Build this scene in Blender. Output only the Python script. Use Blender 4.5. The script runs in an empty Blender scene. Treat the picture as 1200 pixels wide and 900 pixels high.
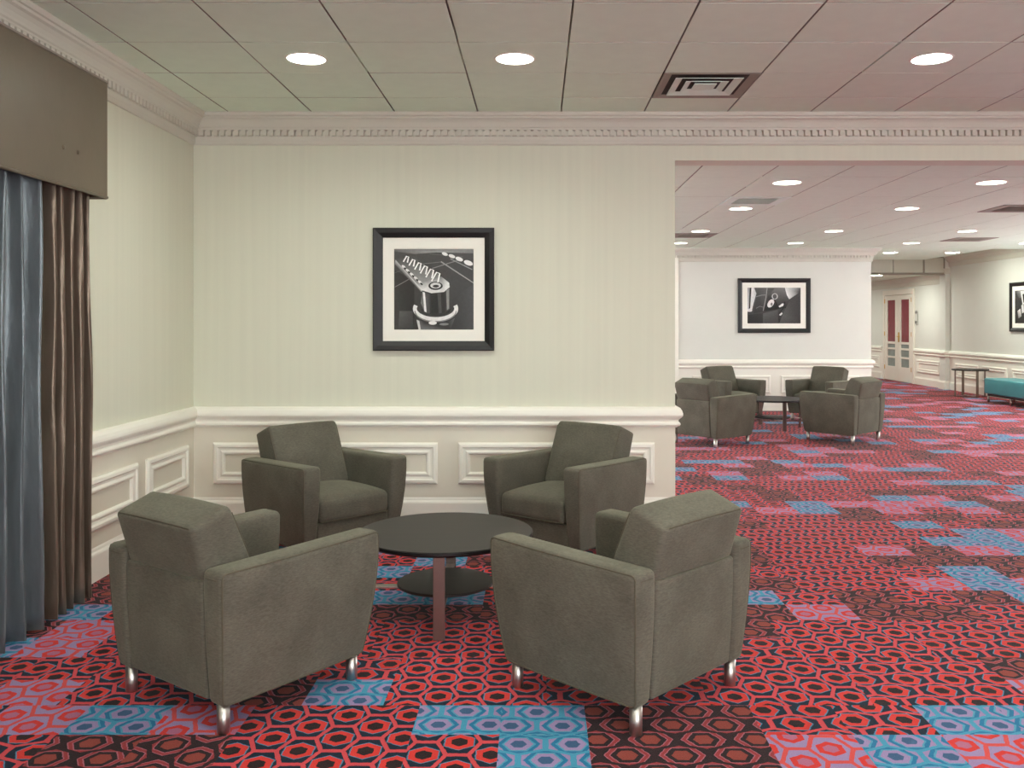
import bpy, bmesh, math, random
from mathutils import Vector, Matrix
random.seed(7)
S = bpy.context.scene
COL = S.collection
PI = math.pi

# ------------------------------------------------------------------ camera, world, exposure
cd = bpy.data.cameras.new('camera')
cam = bpy.data.objects.new('camera', cd)
COL.objects.link(cam)
cd.sensor_width = 36.0
cd.lens = 1050 / 1200 * 36.0
cd.shift_x = -30 / 1200
cd.shift_y = -72 / 1200
cd.clip_start = 0.05
cam.location = (0, 0, 1.495)
cam.rotation_euler = (PI / 2, 0, 0)
S.camera = cam

wd = bpy.data.worlds.new('world')
S.world = wd
wd.use_nodes = True
wd.node_tree.nodes['Background'].inputs[0].default_value = (0.95, 0.97, 1, 1)
wd.node_tree.nodes['Background'].inputs[1].default_value = 5.2

LAMP_FRONT = 87.0      # downlight lens radiance, front lounge
LAMP_HALL = 24.0      # downlight lens radiance, hall beyond the opening
LAMP_SIDE_FILL = 105.0       # unseen lamps added in the raised strip to brighten the right wall
LAMP_CORRIDOR = 170.0
LAMP_TINT = (0.955, 1.0, 0.90)
S.view_settings.view_transform = 'Standard'
S.view_settings.look = 'None'
S.view_settings.gamma = 1.0
S.view_settings.use_curve_mapping = False
S.view_settings.exposure = 0.95
S.cycles.use_denoising = True
S.cycles.max_bounces = 10
S.cycles.diffuse_bounces = 7
S.cycles.sample_clamp_indirect = 6.0

# ------------------------------------------------------------------ dimensions (metres)
XL = -2.57            # left wall
XR = 9.20             # right wall
YP, TP = 6.69, 0.22   # partition wall face and thickness
XE = 1.026            # right end of the partition
ZC = 3.04             # lounge ceiling
ZH = 2.75             # hall ceiling
ZB = 2.705            # underside of the beam
YF = 15.2             # far wall face
XF = 5.66             # right end of the far wall
YB = -3.0             # wall behind the camera
YJ = 20.0             # beam before the corridor
YE = 27.0             # corridor end
ZK = 2.60             # corridor ceiling
XPK, YPK, ZPK = 7.72, 15.3, 2.96   # raised ceiling pocket along the right wall
YHE = 17.9            # end of the hall ceiling

# ------------------------------------------------------------------ material helpers
def srgb(r, g, b):
    def f(c):
        c /= 255.0
        return c / 12.92 if c <= 0.04045 else ((c + 0.055) / 1.055) ** 2.4
    return (f(r), f(g), f(b), 1.0)

def mul(c, k):
    return (c[0] * k, c[1] * k, c[2] * k, 1.0)

class X:
    """tiny expression wrapper around math nodes"""
    def __init__(s, nt, sock): s.nt, s.sock = nt, sock
    def _m(s, op, *a):
        n = s.nt.nodes.new('ShaderNodeMath'); n.operation = op
        for i, v in enumerate((s,) + a):
            if isinstance(v, X): s.nt.links.new(v.sock, n.inputs[i])
            else: n.inputs[i].default_value = v
        return X(s.nt, n.outputs[0])
    def __add__(s, o): return s._m('ADD', o)
    def __sub__(s, o): return s._m('SUBTRACT', o)
    def __mul__(s, o): return s._m('MULTIPLY', o)
    def __truediv__(s, o): return s._m('DIVIDE', o)
    def floor(s): return s._m('FLOOR')
    def abs(s): return s._m('ABSOLUTE')
    def mod(s, o): return s._m('FLOORED_MODULO', o)
    def max(s, o): return s._m('MAXIMUM', o)
    def min(s, o): return s._m('MINIMUM', o)
    def gt(s, o): return s._m('GREATER_THAN', o)
    def lt(s, o): return s._m('LESS_THAN', o)

def new_mat(name):
    m = bpy.data.materials.new(name); m.use_nodes = True
    nt = m.node_tree
    b = nt.nodes['Principled BSDF']
    return m, nt, b

def noise_node(nt, scale, detail=3.0, stretch=(1, 1, 1), rough=0.5):
    tc = nt.nodes.new('ShaderNodeTexCoord')
    mp = nt.nodes.new('ShaderNodeMapping')
    mp.inputs['Scale'].default_value = stretch
    nt.links.new(tc.outputs['Object'], mp.inputs['Vector'])
    n = nt.nodes.new('ShaderNodeTexNoise')
    n.inputs['Scale'].default_value = scale
    n.inputs['Detail'].default_value = detail
    n.inputs['Roughness'].default_value = rough
    nt.links.new(mp.outputs[0], n.inputs['Vector'])
    return n

def mix_cols(nt, fac, a, b):
    mx = nt.nodes.new('ShaderNodeMix'); mx.data_type = 'RGBA'
    for k, v in ((0, fac), (6, a), (7, b)):
        if hasattr(v, 'is_output') or hasattr(v, 'links'): nt.links.new(v, mx.inputs[k])
        else: mx.inputs[k].default_value = v
    return mx.outputs[2]

def mat_simple(name, col, rough=0.6, metal=0.0, vary=0.06, scale=6.0, stretch=(1, 1, 1), bump=0.0, bscale=60.0, bdist=0.002, spec=0.5, bstretch=(1, 1, 1), **kw):
    m, nt, b = new_mat(name)
    n = noise_node(nt, scale, 4.0, stretch)
    r = nt.nodes.new('ShaderNodeMapRange')
    r.inputs[1].default_value = 0.3; r.inputs[2].default_value = 0.7
    nt.links.new(n.outputs['Fac'], r.inputs[0])
    c = mix_cols(nt, r.outputs[0], mul(col, 1 - vary), mul(col, 1 + vary))
    nt.links.new(c, b.inputs['Base Color'])
    b.inputs['Roughness'].default_value = rough
    b.inputs['Metallic'].default_value = metal
    b.inputs['Specular IOR Level'].default_value = spec
    for k, v in kw.items(): b.inputs[k.replace('_', ' ')].default_value = v
    if bump:
        n2 = noise_node(nt, bscale, 3.0, bstretch)
        bp = nt.nodes.new('ShaderNodeBump')
        bp.inputs['Strength'].default_value = bump
        bp.inputs['Distance'].default_value = bdist
        nt.links.new(n2.outputs['Fac'], bp.inputs['Height'])
        nt.links.new(bp.outputs[0], b.inputs['Normal'])
    return m

M = {}
M['wallpaper'] = mat_simple('wallpaper', srgb(216, 216, 198), 0.75, vary=0.022, scale=14, stretch=(1.6, 1.6, 0.03), bump=0.15, bscale=220, bdist=0.0006, bstretch=(1, 1, 0.06))
M['hall_paint'] = mat_simple('hall_paint', srgb(219, 219, 211), 0.7, vary=0.015, scale=3, bump=0.05, bscale=200, bdist=0.0005)
M['wainscot'] = mat_simple('wainscot_paint', srgb(222, 216, 200), 0.6, vary=0.015, scale=5)
M['trim'] = mat_simple('trim_paint', srgb(240, 237, 226), 0.42, vary=0.01, scale=5)
M['crown'] = mat_simple('crown_paint', srgb(207, 204, 191), 0.5, vary=0.015, scale=5)
M['tile'] = mat_simple('ceiling_tile', srgb(223, 237, 220), 0.9, vary=0.02, scale=9, bump=0.25, bscale=160, bdist=0.0015)
M['grid'] = mat_simple('ceiling_grid_metal', srgb(156, 150, 138), 0.6, vary=0.02)
M['vent_white'] = mat_simple('vent_enamel', srgb(222, 236, 224), 0.4, vary=0.03)
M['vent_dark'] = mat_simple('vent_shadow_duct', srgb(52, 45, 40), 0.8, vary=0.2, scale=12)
M['frame_black'] = mat_simple('frame_black', srgb(17, 15, 16), 0.45, vary=0.2, scale=30)
M['mat_board'] = mat_simple('mat_board', srgb(242, 240, 231), 0.8, vary=0.01)
M['steel'] = mat_simple('brushed_steel', srgb(190, 184, 178), 0.34, 1.0, vary=0.06, scale=80, stretch=(1, 1, 0.1))
M['chrome'] = mat_simple('polished_strap', srgb(142, 128, 120), 0.32, 1.0, vary=0.03, scale=50)
M['laminate'] = mat_simple('black_laminate', srgb(36, 30, 26), 0.48, vary=0.18, scale=5, stretch=(0.4, 6, 1), bump=0.05, bscale=90, bstretch=(0.2, 3, 1))
M['table_edge'] = mat_simple('table_edge_black', srgb(20, 18, 18), 0.4, vary=0.05)
M['brass'] = mat_simple('brass', srgb(214, 170, 84), 0.28, 1.0, vary=0.05, scale=30)
M['vinyl'] = mat_simple('turquoise_vinyl', srgb(64, 142, 150), 0.38, vary=0.05, scale=4, bump=0.1, bscale=150, bdist=0.0008)
M['door_paint'] = mat_simple('door_paint', srgb(234, 228, 216), 0.4, vary=0.01)
M['red_glass'] = mat_simple('red_curtained_glass', srgb(128, 22, 46), 0.12, vary=0.22, scale=7, stretch=(4, 4, 0.3), spec=0.6)
M['grey_glass'] = mat_simple('grey_green_glass', srgb(128, 138, 134), 0.1, vary=0.15, scale=4, spec=0.6)
M['plaque'] = mat_simple('plaque', srgb(214, 212, 206), 0.2, vary=0.02)
M['standoff'] = mat_simple('standoff_grey', srgb(120, 118, 116), 0.35, 0.8, vary=0.05)
M['shadow_gap'] = mat_simple('joint_grey', srgb(150, 142, 130), 0.7, vary=0.05)

def mat_lamp(name, strength):
    m, nt, b = new_mat(name)
    b.inputs['Base Color'].default_value = (0.9, 0.9, 0.88, 1)
    b.inputs['Emission Color'].default_value = (*LAMP_TINT, 1)
    b.inputs['Emission Strength'].default_value = strength
    m.cycles.emission_sampling = 'FRONT'
    return m
M['lamp_front'] = mat_lamp('downlight_lens_lounge', LAMP_FRONT)
M['lamp_side'] = mat_lamp('fill_lens_side', LAMP_SIDE_FILL)
M['lamp_corridor'] = mat_lamp('downlight_lens_corridor', LAMP_CORRIDOR)
M['lamp_hall'] = mat_lamp('downlight_lens_hall', LAMP_HALL)

def mat_fabric(name, col):
    m, nt, b = new_mat(name)
    n1 = noise_node(nt, 120, 3.0, (0.5, 0.5, 2.2), 0.6)
    n2 = noise_node(nt, 5, 3.0)
    n3 = noise_node(nt, 420, 2.0, (1, 1, 1.5))
    r = nt.nodes.new('ShaderNodeMapRange'); r.inputs[1].default_value = 0.33; r.inputs[2].default_value = 0.67
    nt.links.new(n1.outputs['Fac'], r.inputs[0])
    c1 = mix_cols(nt, r.outputs[0], mul(col, 0.8), mul(col, 1.18))
    r2 = nt.nodes.new('ShaderNodeMapRange'); r2.inputs[1].default_value = 0.35; r2.inputs[2].default_value = 0.65
    r2.inputs[3].default_value = 0.86; r2.inputs[4].default_value = 1.12
    nt.links.new(n2.outputs['Fac'], r2.inputs[0])
    hs = nt.nodes.new('ShaderNodeHueSaturation')
    nt.links.new(c1, hs.inputs['Color']); nt.links.new(r2.outputs[0], hs.inputs['Value'])
    nt.links.new(hs.outputs[0], b.inputs['Base Color'])
    b.inputs['Roughness'].default_value = 0.88
    b.inputs['Specular IOR Level'].default_value = 0.2
    b.inputs['Sheen Weight'].default_value = 0.35
    b.inputs['Sheen Roughness'].default_value = 0.45
    b.inputs['Sheen Tint'].default_value = srgb(190, 190, 165)
    ad = X(nt, n1.outputs['Fac']) * 0.6 + X(nt, n3.outputs['Fac']) * 0.5
    bp = nt.nodes.new('ShaderNodeBump'); bp.inputs['Strength'].default_value = 0.35; bp.inputs['Distance'].default_value = 0.002
    nt.links.new(ad.sock, bp.inputs['Height']); nt.links.new(bp.outputs[0], b.inputs['Normal'])
    return m
M['fabric'] = mat_fabric('olive_grey_fabric', srgb(91, 87, 77))
M['welt'] = mat_simple('welt_fabric', srgb(88, 83, 70), 0.9, vary=0.1, scale=90, spec=0.2)

def mat_silk(name, col, sheen):
    m, nt, b = new_mat(name)
    n = noise_node(nt, 9, 4.0, (2, 2, 0.35))
    r = nt.nodes.new('ShaderNodeMapRange'); r.inputs[1].default_value = 0.3; r.inputs[2].default_value = 0.7
    nt.links.new(n.outputs['Fac'], r.inputs[0])
    c = mix_cols(nt, r.outputs[0], mul(col, 0.85), mul(col, 1.15))
    nt.links.new(c, b.inputs['Base Color'])
    b.inputs['Roughness'].default_value = 0.36
    b.inputs['Specular IOR Level'].default_value = 0.9
    b.inputs['Metallic'].default_value = 0.45
    b.inputs['Specular Tint'].default_value = sheen
    b.inputs['Sheen Weight'].default_value = 0.4
    b.inputs['Sheen Tint'].default_value = sheen
    n2 = noise_node(nt, 22, 4.0, (1.5, 1.5, 0.7))
    bp = nt.nodes.new('ShaderNodeBump'); bp.inputs['Strength'].default_value = 0.35; bp.inputs['Distance'].default_value = 0.006
    nt.links.new(n2.outputs['Fac'], bp.inputs['Height']); nt.links.new(bp.outputs[0], b.inputs['Normal'])
    return m
M['silk_blue'] = mat_silk('slate_blue_taffeta', srgb(102, 108, 113), srgb(208, 220, 208))
M['silk_brown'] = mat_silk('brown_taffeta', srgb(112, 97, 86), srgb(232, 220, 190))
M['silk_taupe'] = mat_simple('taupe_satin', srgb(98, 87, 70), 0.42, vary=0.1, scale=3, spec=0.6, bump=0.25, bscale=14, bdist=0.004)

CARPET = 0.62
def mat_carpet():
    m, nt, b = new_mat('patchwork_hexagon_carpet')
    tc = nt.nodes.new('ShaderNodeTexCoord')
    # soft wobble so the weave is not ruler-straight
    nz = nt.nodes.new('ShaderNodeTexNoise'); nz.inputs['Scale'].default_value = 60; nz.inputs['Detail'].default_value = 1
    nt.links.new(tc.outputs['Object'], nz.inputs['Vector'])
    sp = nt.nodes.new('ShaderNodeSeparateXYZ'); nt.links.new(tc.outputs['Object'], sp.inputs[0])
    sn = nt.nodes.new('ShaderNodeSeparateColor'); nt.links.new(nz.outputs['Color'], sn.inputs[0])
    x0 = X(nt, sp.outputs[0]) + 40.0
    y0 = X(nt, sp.outputs[1]) + 40.0
    wx = (X(nt, sn.outputs[0]) - 0.5) * 0.007
    wy = (X(nt, sn.outputs[1]) - 0.5) * 0.007
    def wn(a, c, w):
        cb = nt.nodes.new('ShaderNodeCombineXYZ')
        nt.links.new(a.sock, cb.inputs[0]); nt.links.new(c.sock, cb.inputs[1]); cb.inputs[2].default_value = w
        n = nt.nodes.new('ShaderNodeTexWhiteNoise'); n.noise_dimensions = '3D'
        nt.links.new(cb.outputs[0], n.inputs['Vector'])
        s = nt.nodes.new('ShaderNodeSeparateColor'); nt.links.new(n.outputs['Color'], s.inputs[0])
        return X(nt, n.outputs['Value']), X(nt, s.outputs[0]), X(nt, s.outputs[1])
    def zero(a): return a * 0.0
    # large patches 0.64 x 0.5, small patches 0.32 x 0.25, rows shifted against each other
    rb = (y0 / 0.50).floor()
    ob, _, _ = wn(rb, zero(rb), 3.0)
    cb_ = ((x0 + ob * 0.64) / 0.64).floor()
    v1, a1, b1 = wn(cb_, rb, 1.0)
    rs = (y0 / 0.25).floor()
    cs = ((x0 + ob * 0.64) / 0.32).floor()
    v2, a2, b2 = wn(cs, rs, 2.0)
    big = a1.lt(0.36)
    inv = (big * -1.0) + 1.0
    pick = v1 * big + v2 * inv
    phx = b1 * big + b2 * inv
    phy = v1 * big + a2 * inv
    A, B = 0.190, 0.234
    turn = (phx * 7.31).mod(1.0).gt(0.62)
    keep = (turn * -1.0) + 1.0
    xa, ya = x0 + wx, y0 + wy
    x = xa * keep + ya * turn + phx * A
    y = ya * keep + xa * turn + phy * B
    def hexd(xx, yy):
        qx = (xx.mod(A) - A / 2).abs() / 0.075
        qy = (yy.mod(B) - B / 2).abs() / 0.075
        return qy.max(qx * 0.866 + qy * 0.5)
    d = hexd(x, y).min(hexd(x + A / 2, y + B / 2))
    # straight lines half way between neighbouring hexagons
    def tess(xx, yy):
        qx = (xx.mod(A) - A / 2).abs() / (A / 2)
        qy = (yy.mod(B) - B / 2).abs() * (1.406 / (A / 2))
        return qx.max(qx * 0.5 + qy * 0.866)
    e_ = tess(x, y).min(tess(x + A / 2, y + B / 2))
    d = d.min(1.05).max(e_.gt(0.885) * 1.12) / 1.3
    def ramp(bands):
        r = nt.nodes.new('ShaderNodeValToRGB'); r.color_ramp.interpolation = 'CONSTANT'
        e = r.color_ramp.elements
        cols = [mul(srgb(*c), CARPET) for _, c in bands]
        e[0].position = 0; e[0].color = cols[0]
        e[1].position = bands[1][0] / 1.3; e[1].color = cols[1]
        for (p, _), c in zip(bands[2:], cols[2:]):
            k = e.new(p / 1.3); k.color = c
        nt.links.new(d.sock, r.inputs[0])
        return r.outputs[0]
    CORAL, NAVY, DARK, MAUVE, CYAN, STEEL = (246, 64, 56), (8, 36, 58), (44, 26, 28), (182, 158, 206), (84, 178, 214), (96, 150, 186)
    p0 = ramp([(0, DARK), (0.38, CORAL), (0.675, STEEL), (0.735, NAVY), (1.09, (240, 84, 92))])
    p1 = ramp([(0, (166, 74, 62)), (0.44, DARK), (0.68, (198, 116, 132)), (0.735, (176, 62, 66)), (0.90, (198, 116, 132)), (0.95, DARK), (1.09, (52, 28, 32))])
    p2 = ramp([(0, (206, 124, 158)), (0.34, CORAL), (0.62, MAUVE), (1.09, (248, 92, 88))])
    p3 = ramp([(0, (70, 108, 150)), (0.34, MAUVE), (0.60, (96, 180, 212)), (0.70, (34, 136, 184)), (0.90, MAUVE), (1.09, CYAN)])
    c = mix_cols(nt, pick.gt(0.31).sock, p0, p1)
    c = mix_cols(nt, pick.gt(0.60).sock, c, p2)
    c = mix_cols(nt, pick.gt(0.79).sock, c, p3)
    # yarn speckle
    ny = nt.nodes.new('ShaderNodeTexNoise'); ny.inputs['Scale'].default_value = 330; ny.inputs['Detail'].default_value = 2
    nt.links.new(tc.outputs['Object'], ny.inputs['Vector'])
    rr = nt.nodes.new('ShaderNodeMapRange'); rr.inputs[1].default_value = 0.3; rr.inputs[2].default_value = 0.7
    rr.inputs[3].default_value = 0.78; rr.inputs[4].default_value = 1.18
    nt.links.new(ny.outputs['Fac'], rr.inputs[0])
    hs = nt.nodes.new('ShaderNodeHueSaturation')
    nt.links.new(c, hs.inputs['Color']); nt.links.new(rr.outputs[0], hs.inputs['Value'])
    nt.links.new(hs.outputs[0], b.inputs['Base Color'])
    b.inputs['Roughness'].default_value = 0.9
    b.inputs['Specular IOR Level'].default_value = 0.15
    b.inputs['Sheen Weight'].default_value = 0.08
    b.inputs['Sheen Roughness'].default_value = 0.4
    bp = nt.nodes.new('ShaderNodeBump'); bp.inputs['Strength'].default_value = 0.5; bp.inputs['Distance'].default_value = 0.004
    nt.links.new(ny.outputs['Fac'], bp.inputs['Height']); nt.links.new(bp.outputs[0], b.inputs['Normal'])
    return m
M['carpet'] = mat_carpet()

def mat_print():
    m, nt, b = new_mat('photo_print')
    a = nt.nodes.new('ShaderNodeVertexColor'); a.layer_name = 'ink'
    n = noise_node(nt, 40, 4.0)
    r = nt.nodes.new('ShaderNodeMapRange'); r.inputs[3].default_value = 0.75; r.inputs[4].default_value = 1.25
    nt.links.new(n.outputs['Fac'], r.inputs[0])
    hs = nt.nodes.new('ShaderNodeHueSaturation')
    nt.links.new(a.outputs[0], hs.inputs['Color']); nt.links.new(r.outputs[0], hs.inputs['Value'])
    nt.links.new(hs.outputs[0], b.inputs['Base Color'])
    b.inputs['Roughness'].default_value = 0.25
    return m
M['print'] = mat_print()

# ------------------------------------------------------------------ object helpers
def obj(name, me, mat=None, parent=None, smooth=False, loc=None, rotz=None):
    if isinstance(me, bmesh.types.BMesh):
        bm = me; me = bpy.data.meshes.new(name); bm.to_mesh(me); bm.free()
    o = bpy.data.objects.new(name, me); COL.objects.link(o)
    if mat:
        if not me.materials: me.materials.append(M[mat] if isinstance(mat, str) else mat)
    if smooth:
        for p in me.polygons: p.use_smooth = True
    if parent: o.parent = parent
    if loc is not None: o.location = loc
    if rotz is not None: o.rotation_euler = (0, 0, rotz)
    return o

def tag(o, label, cat, group=None, kind=None):
    o['label'] = label; o['category'] = cat
    if group: o['group'] = group
    if kind: o['kind'] = kind
    return o

def struct(o, label=None):
    o['kind'] = 'structure'
    if label: o['label'] = label
    return o

def empty(name, loc=(0, 0, 0), rotz=0.0):
    o = bpy.data.objects.new(name, None); COL.objects.link(o)
    o.empty_display_size = 0.1
    o.location = loc; o.rotation_euler = (0, 0, rotz)
    return o

def box(bm, x0, x1, y0, y1, z0, z1):
    v = [bm.verts.new(p) for p in ((x0, y0, z0), (x1, y0, z0), (x1, y1, z0), (x0, y1, z0), (x0, y0, z1), (x1, y0, z1), (x1, y1, z1), (x0, y1, z1))]
    for f in ((3, 2, 1, 0), (4, 5, 6, 7), (0, 1, 5, 4), (1, 2, 6, 5), (2, 3, 7, 6), (3, 0, 4, 7)):
        bm.faces.new([v[i] for i in f])
    return v

def boxes(*bs, bev=0.0):
    bm = bmesh.new()
    for b in bs: box(bm, *b)
    if bev: bmesh.ops.bevel(bm, geom=list(bm.edges), offset=bev, segments=2, affect='EDGES', profile=0.5)
    return bm

def cyl(bm, p0, p1, r0, r1=None, n=20, caps=True):
    r1 = r0 if r1 is None else r1
    p0, p1 = Vector(p0), Vector(p1)
    w = (p1 - p0).normalized()
    u = w.orthogonal().normalized(); v = w.cross(u)
    a, b = [], []
    for i in range(n):
        t = 2 * PI * i / n
        d = u * math.cos(t) + v * math.sin(t)
        a.append(bm.verts.new(p0 + d * r0)); b.append(bm.verts.new(p1 + d * r1))
    for i in range(n):
        j = (i + 1) % n
        bm.faces.new((a[i], a[j], b[j], b[i]))
    if caps:
        bm.faces.new(a[::-1]); bm.faces.new(b)

def lathe(bm, prof, n=48):
    rings = []
    for r, z in prof:
        if r < 1e-6: rings.append([bm.verts.new((0, 0, z))])
        else: rings.append([bm.verts.new((r * math.cos(2 * PI * i / n), r * math.sin(2 * PI * i / n), z)) for i in range(n)])
    for A, B in zip(rings, rings[1:]):
        for i in range(n):
            j = (i + 1) % n
            if len(A) == 1 and len(B) == 1: continue
            if len(A) == 1: bm.faces.new((A[0], B[j], B[i]))
            elif len(B) == 1: bm.faces.new((A[i], A[j], B[0]))
            else: bm.faces.new((A[i], A[j], B[j], B[i]))
    bmesh.ops.recalc_face_normals(bm, faces=bm.faces)

def sweep(prof, path, closed_prof=True):
    """profile [(outward, z)] along a plan path [(x, y)]; outward is the right-hand side"""
    bm = bmesh.new()
    n = len(path)
    rows = []
    for i, p in enumerate(path):
        p = Vector(p)
        nr = []
        if i > 0:
            d = (p - Vector(path[i - 1])).normalized(); nr.append(Vector((d.y, -d.x)))
        if i < n - 1:
            d = (Vector(path[i + 1]) - p).normalized(); nr.append(Vector((d.y, -d.x)))
        if len(nr) == 2:
            m_ = (nr[0] + nr[1]).normalized(); k = 1.0 / max(0.2, m_.dot(nr[0])); m_ = m_ * k
        else: m_ = nr[0]
        rows.append([bm.verts.new((p.x + m_.x * o, p.y + m_.y * o, z)) for o, z in prof])
    L = len(prof)
    for a, b in zip(rows, rows[1:]):
        for i in range(L if closed_prof else L - 1):
            j = (i + 1) % L
            bm.faces.new((a[i], b[i], b[j], a[j]))
    if closed_prof:
        bm.faces.new(rows[0]); bm.faces.new(rows[-1][::-1])
    bmesh.ops.recalc_face_normals(bm, faces=bm.faces)
    return bm

def ring(W, H, prof, fill=False):
    """mitred rectangular moulding in the local xy plane, prof = [(inset, height)]"""
    bm = bmesh.new()
    rows = []
    for i, h in prof:
        a, b = W / 2 - i, H / 2 - i
        rows.append([bm.verts.new(p) for p in ((-a, -b, h), (a, -b, h), (a, b, h), (-a, b, h))])
    for r0, r1 in zip(rows, rows[1:]):
        for k in range(4):
            j = (k + 1) % 4
            bm.faces.new((r0[k], r0[j], r1[j], r1[k]))
    if fill: bm.faces.new(rows[-1])
    return bm

FACE = {'back': ((1, 0, 0), (0, 0, 1), (0, -1, 0)), 'left': ((0, 1, 0), (0, 0, 1), (1, 0, 0)),
        'right': ((0, -1, 0), (0, 0, 1), (-1, 0, 0)), 'down': ((1, 0, 0), (0, -1, 0), (0, 0, -1)), 'plusx': ((0, 1, 0), (0, 0, 1), (1, 0, 0))}
def facing(kind, loc):
    u, v, w = FACE[kind]
    m = Matrix.Identity(4)
    for r in range(3):
        m[r][0], m[r][1], m[r][2], m[r][3] = u[r], v[r], w[r], loc[r]
    return m

def rbox(hx, hy, hz, r, nx=6, ny=6, nz=6, deform=None, center=(0, 0, 0)):
    """rounded box surface grid with an optional vertex deformation"""
    def coords(h, n):
        rr = min(r, h * 0.98)
        lo = [-h, -h + rr * 0.25, -h + rr * 0.6, -h + rr]
        inner = [(-h + rr) + (2 * (h - rr)) * i / n for i in range(1, n)]
        return lo + inner + [-c for c in lo[::-1]]
    cx, cy, cz = coords(hx, nx), coords(hy, ny), coords(hz, nz)
    bm = bmesh.new(); cache = {}
    def V(p):
        k = tuple(round(c, 6) for c in p)
        if k in cache: return cache[k]
        q = Vector((max(-hx + r, min(hx - r, p[0])), max(-hy + r, min(hy - r, p[1])), max(-hz + r, min(hz - r, p[2]))))
        d = Vector(p) - q
        w = q + d.normalized() * r if d.length > 1e-9 else Vector(p)
        if deform: w = Vector(deform(w.x, w.y, w.z))
        v = bm.verts.new(w + Vector(center)); cache[k] = v
        return v
    def face(U, W, fn, flip):
        for i in range(len(U) - 1):
            for j in range(len(W) - 1):
                q = [V(fn(U[i], W[j])), V(fn(U[i + 1], W[j])), V(fn(U[i + 1], W[j + 1])), V(fn(U[i], W[j + 1]))]
                bm.faces.new(q[::-1] if flip else q)
    face(cx, cy, lambda a, b: (a, b, hz), False); face(cx, cy, lambda a, b: (a, b, -hz), True)
    face(cy, cz, lambda a, b: (hx, a, b), False); face(cy, cz, lambda a, b: (-hx, a, b), True)
    face(cx, cz, lambda a, b: (a, hy, b), True); face(cx, cz, lambda a, b: (a, -hy, b), False)
    return bm

def tube(bm, pts, r, n=6, closed=False):
    pts = [Vector(p) for p in pts]
    N = len(pts); rows = []
    for i, p in enumerate(pts):
        a = pts[(i - 1) % N] if (closed or i > 0) else p
        b = pts[(i + 1) % N] if (closed or i < N - 1) else p
        t = (b - a).normalized()
        u = t.cross(Vector((0.31, 0.17, 0.93))).normalized(); v = t.cross(u)
        rows.append([bm.verts.new(p + (u * math.cos(2 * PI * k / n) + v * math.sin(2 * PI * k / n)) * r) for k in range(n)])
    for i in range(N if closed else N - 1):
        A, B = rows[i], rows[(i + 1) % N]
        for k in range(n):
            j = (k + 1) % n
            bm.faces.new((A[k], A[j], B[j], B[k]))
    bmesh.ops.recalc_face_normals(bm, faces=bm.faces)

def copy_tree(o, parent=None):
    c = o.copy(); COL.objects.link(c)
    if parent: c.parent = parent
    for ch in list(o.children): copy_tree(ch, c)
    return c

# ------------------------------------------------------------------ room shell
struct(obj('floor', boxes((XL - 0.3, XR + 0.3, YB - 0.2, YE + 0.2, -0.1, 0.0)), 'carpet'), 'red, blue and mauve patchwork carpet of hexagons')

LY0, LY1, LZ0, LZ1 = 8.6, 13.6, 0.95, 2.50      # unseen hall windows behind the partition, added for neutral fill light
wl = struct(obj('wall_left', boxes((XL - 0.2, XL, YB - 0.2, LY0, 0, ZC + 0.2), (XL - 0.2, XL, LY1, YF + 0.2, 0, ZC + 0.2), (XL - 0.2, XL, LY0, LY1, 0, LZ0), (XL - 0.2, XL, LY0, LY1, LZ1, ZC + 0.2)), 'wallpaper'))
wb = struct(obj('wall_back', boxes((XL, XE, YP, YP + TP, 0, ZC + 0.1)), 'wallpaper'), 'cream papered partition wall behind the armchairs')
hd = struct(obj('wall_beam', boxes((XE, XR, YP, YP + TP, ZB, ZC + 0.1)), 'wallpaper'), 'beam over the wide opening')
wf = struct(obj('wall_far', boxes((XL, XF, YF, YHE, 0, ZPK + 0.3)), 'hall_paint'), 'far white hall wall behind the second seating group')
struct(obj('wall_corridor', boxes((XF - 2.0, XF, YHE, YE, 0, ZPK + 0.3)), 'hall_paint'))
WY0, WY1, WZ0, WZ1 = 7.6, 14.4, 0.95, 2.36      # unseen hall windows, suggested by bluish wall tint, added to balance light
RX0, RX1, RZ0, RZ1 = -0.5, 6.0, 0.60, 2.65                # unseen windows behind the camera, added to fill ceiling and walls
wr = struct(obj('wall_right', boxes((XR, XR + 0.2, YB - 0.2, WY0, 0, ZC + 0.2), (XR, XR + 0.2, WY1, YE + 0.2, 0, ZC + 0.2), (XR, XR + 0.2, WY0, WY1, 0, WZ0), (XR, XR + 0.2, WY0, WY1, WZ1, ZC + 0.2)), 'hall_paint'), 'long white wall on the right with the double door')
struct(obj('wall_rear', boxes((XL, RX0, YB - 0.2, YB, 0, ZC + 0.2), (RX1, XR, YB - 0.2, YB, 0, ZC + 0.2), (RX0, RX1, YB - 0.2, YB, 0, RZ0), (RX0, RX1, YB - 0.2, YB, RZ1, ZC + 0.2)), 'wallpaper'))
def window(nm, a, b, z0, z1, n, kind):  # frames for the unseen openings added to let fill light in
    e = struct(empty(nm))
    def bar(part, u0, u1, w0, w1):
        bb = (u0, u1, YB - 0.12, YB - 0.06, w0, w1) if kind == 'rear' else (XR + 0.06, XR + 0.12, u0, u1, w0, w1) if kind == 'right' else (XL - 0.12, XL - 0.06, u0, u1, w0, w1)
        obj(part, boxes(bb, bev=0.004), 'trim', e)
    bar('sill', a, b, z0, z0 + 0.05); bar('head', a, b, z1 - 0.05, z1)
    for k in range(n + 1):
        c = a + (b - a) * k / n
        bar('mullion', max(a, c - 0.03), min(b, c + 0.03), z0 + 0.05, z1 - 0.05)
window('fill_window_1', RX0, RX1, RZ0, RZ1, 6, 'rear')
window('fill_window_2', WY0, WY1, WZ0, WZ1, 4, 'right')
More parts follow.
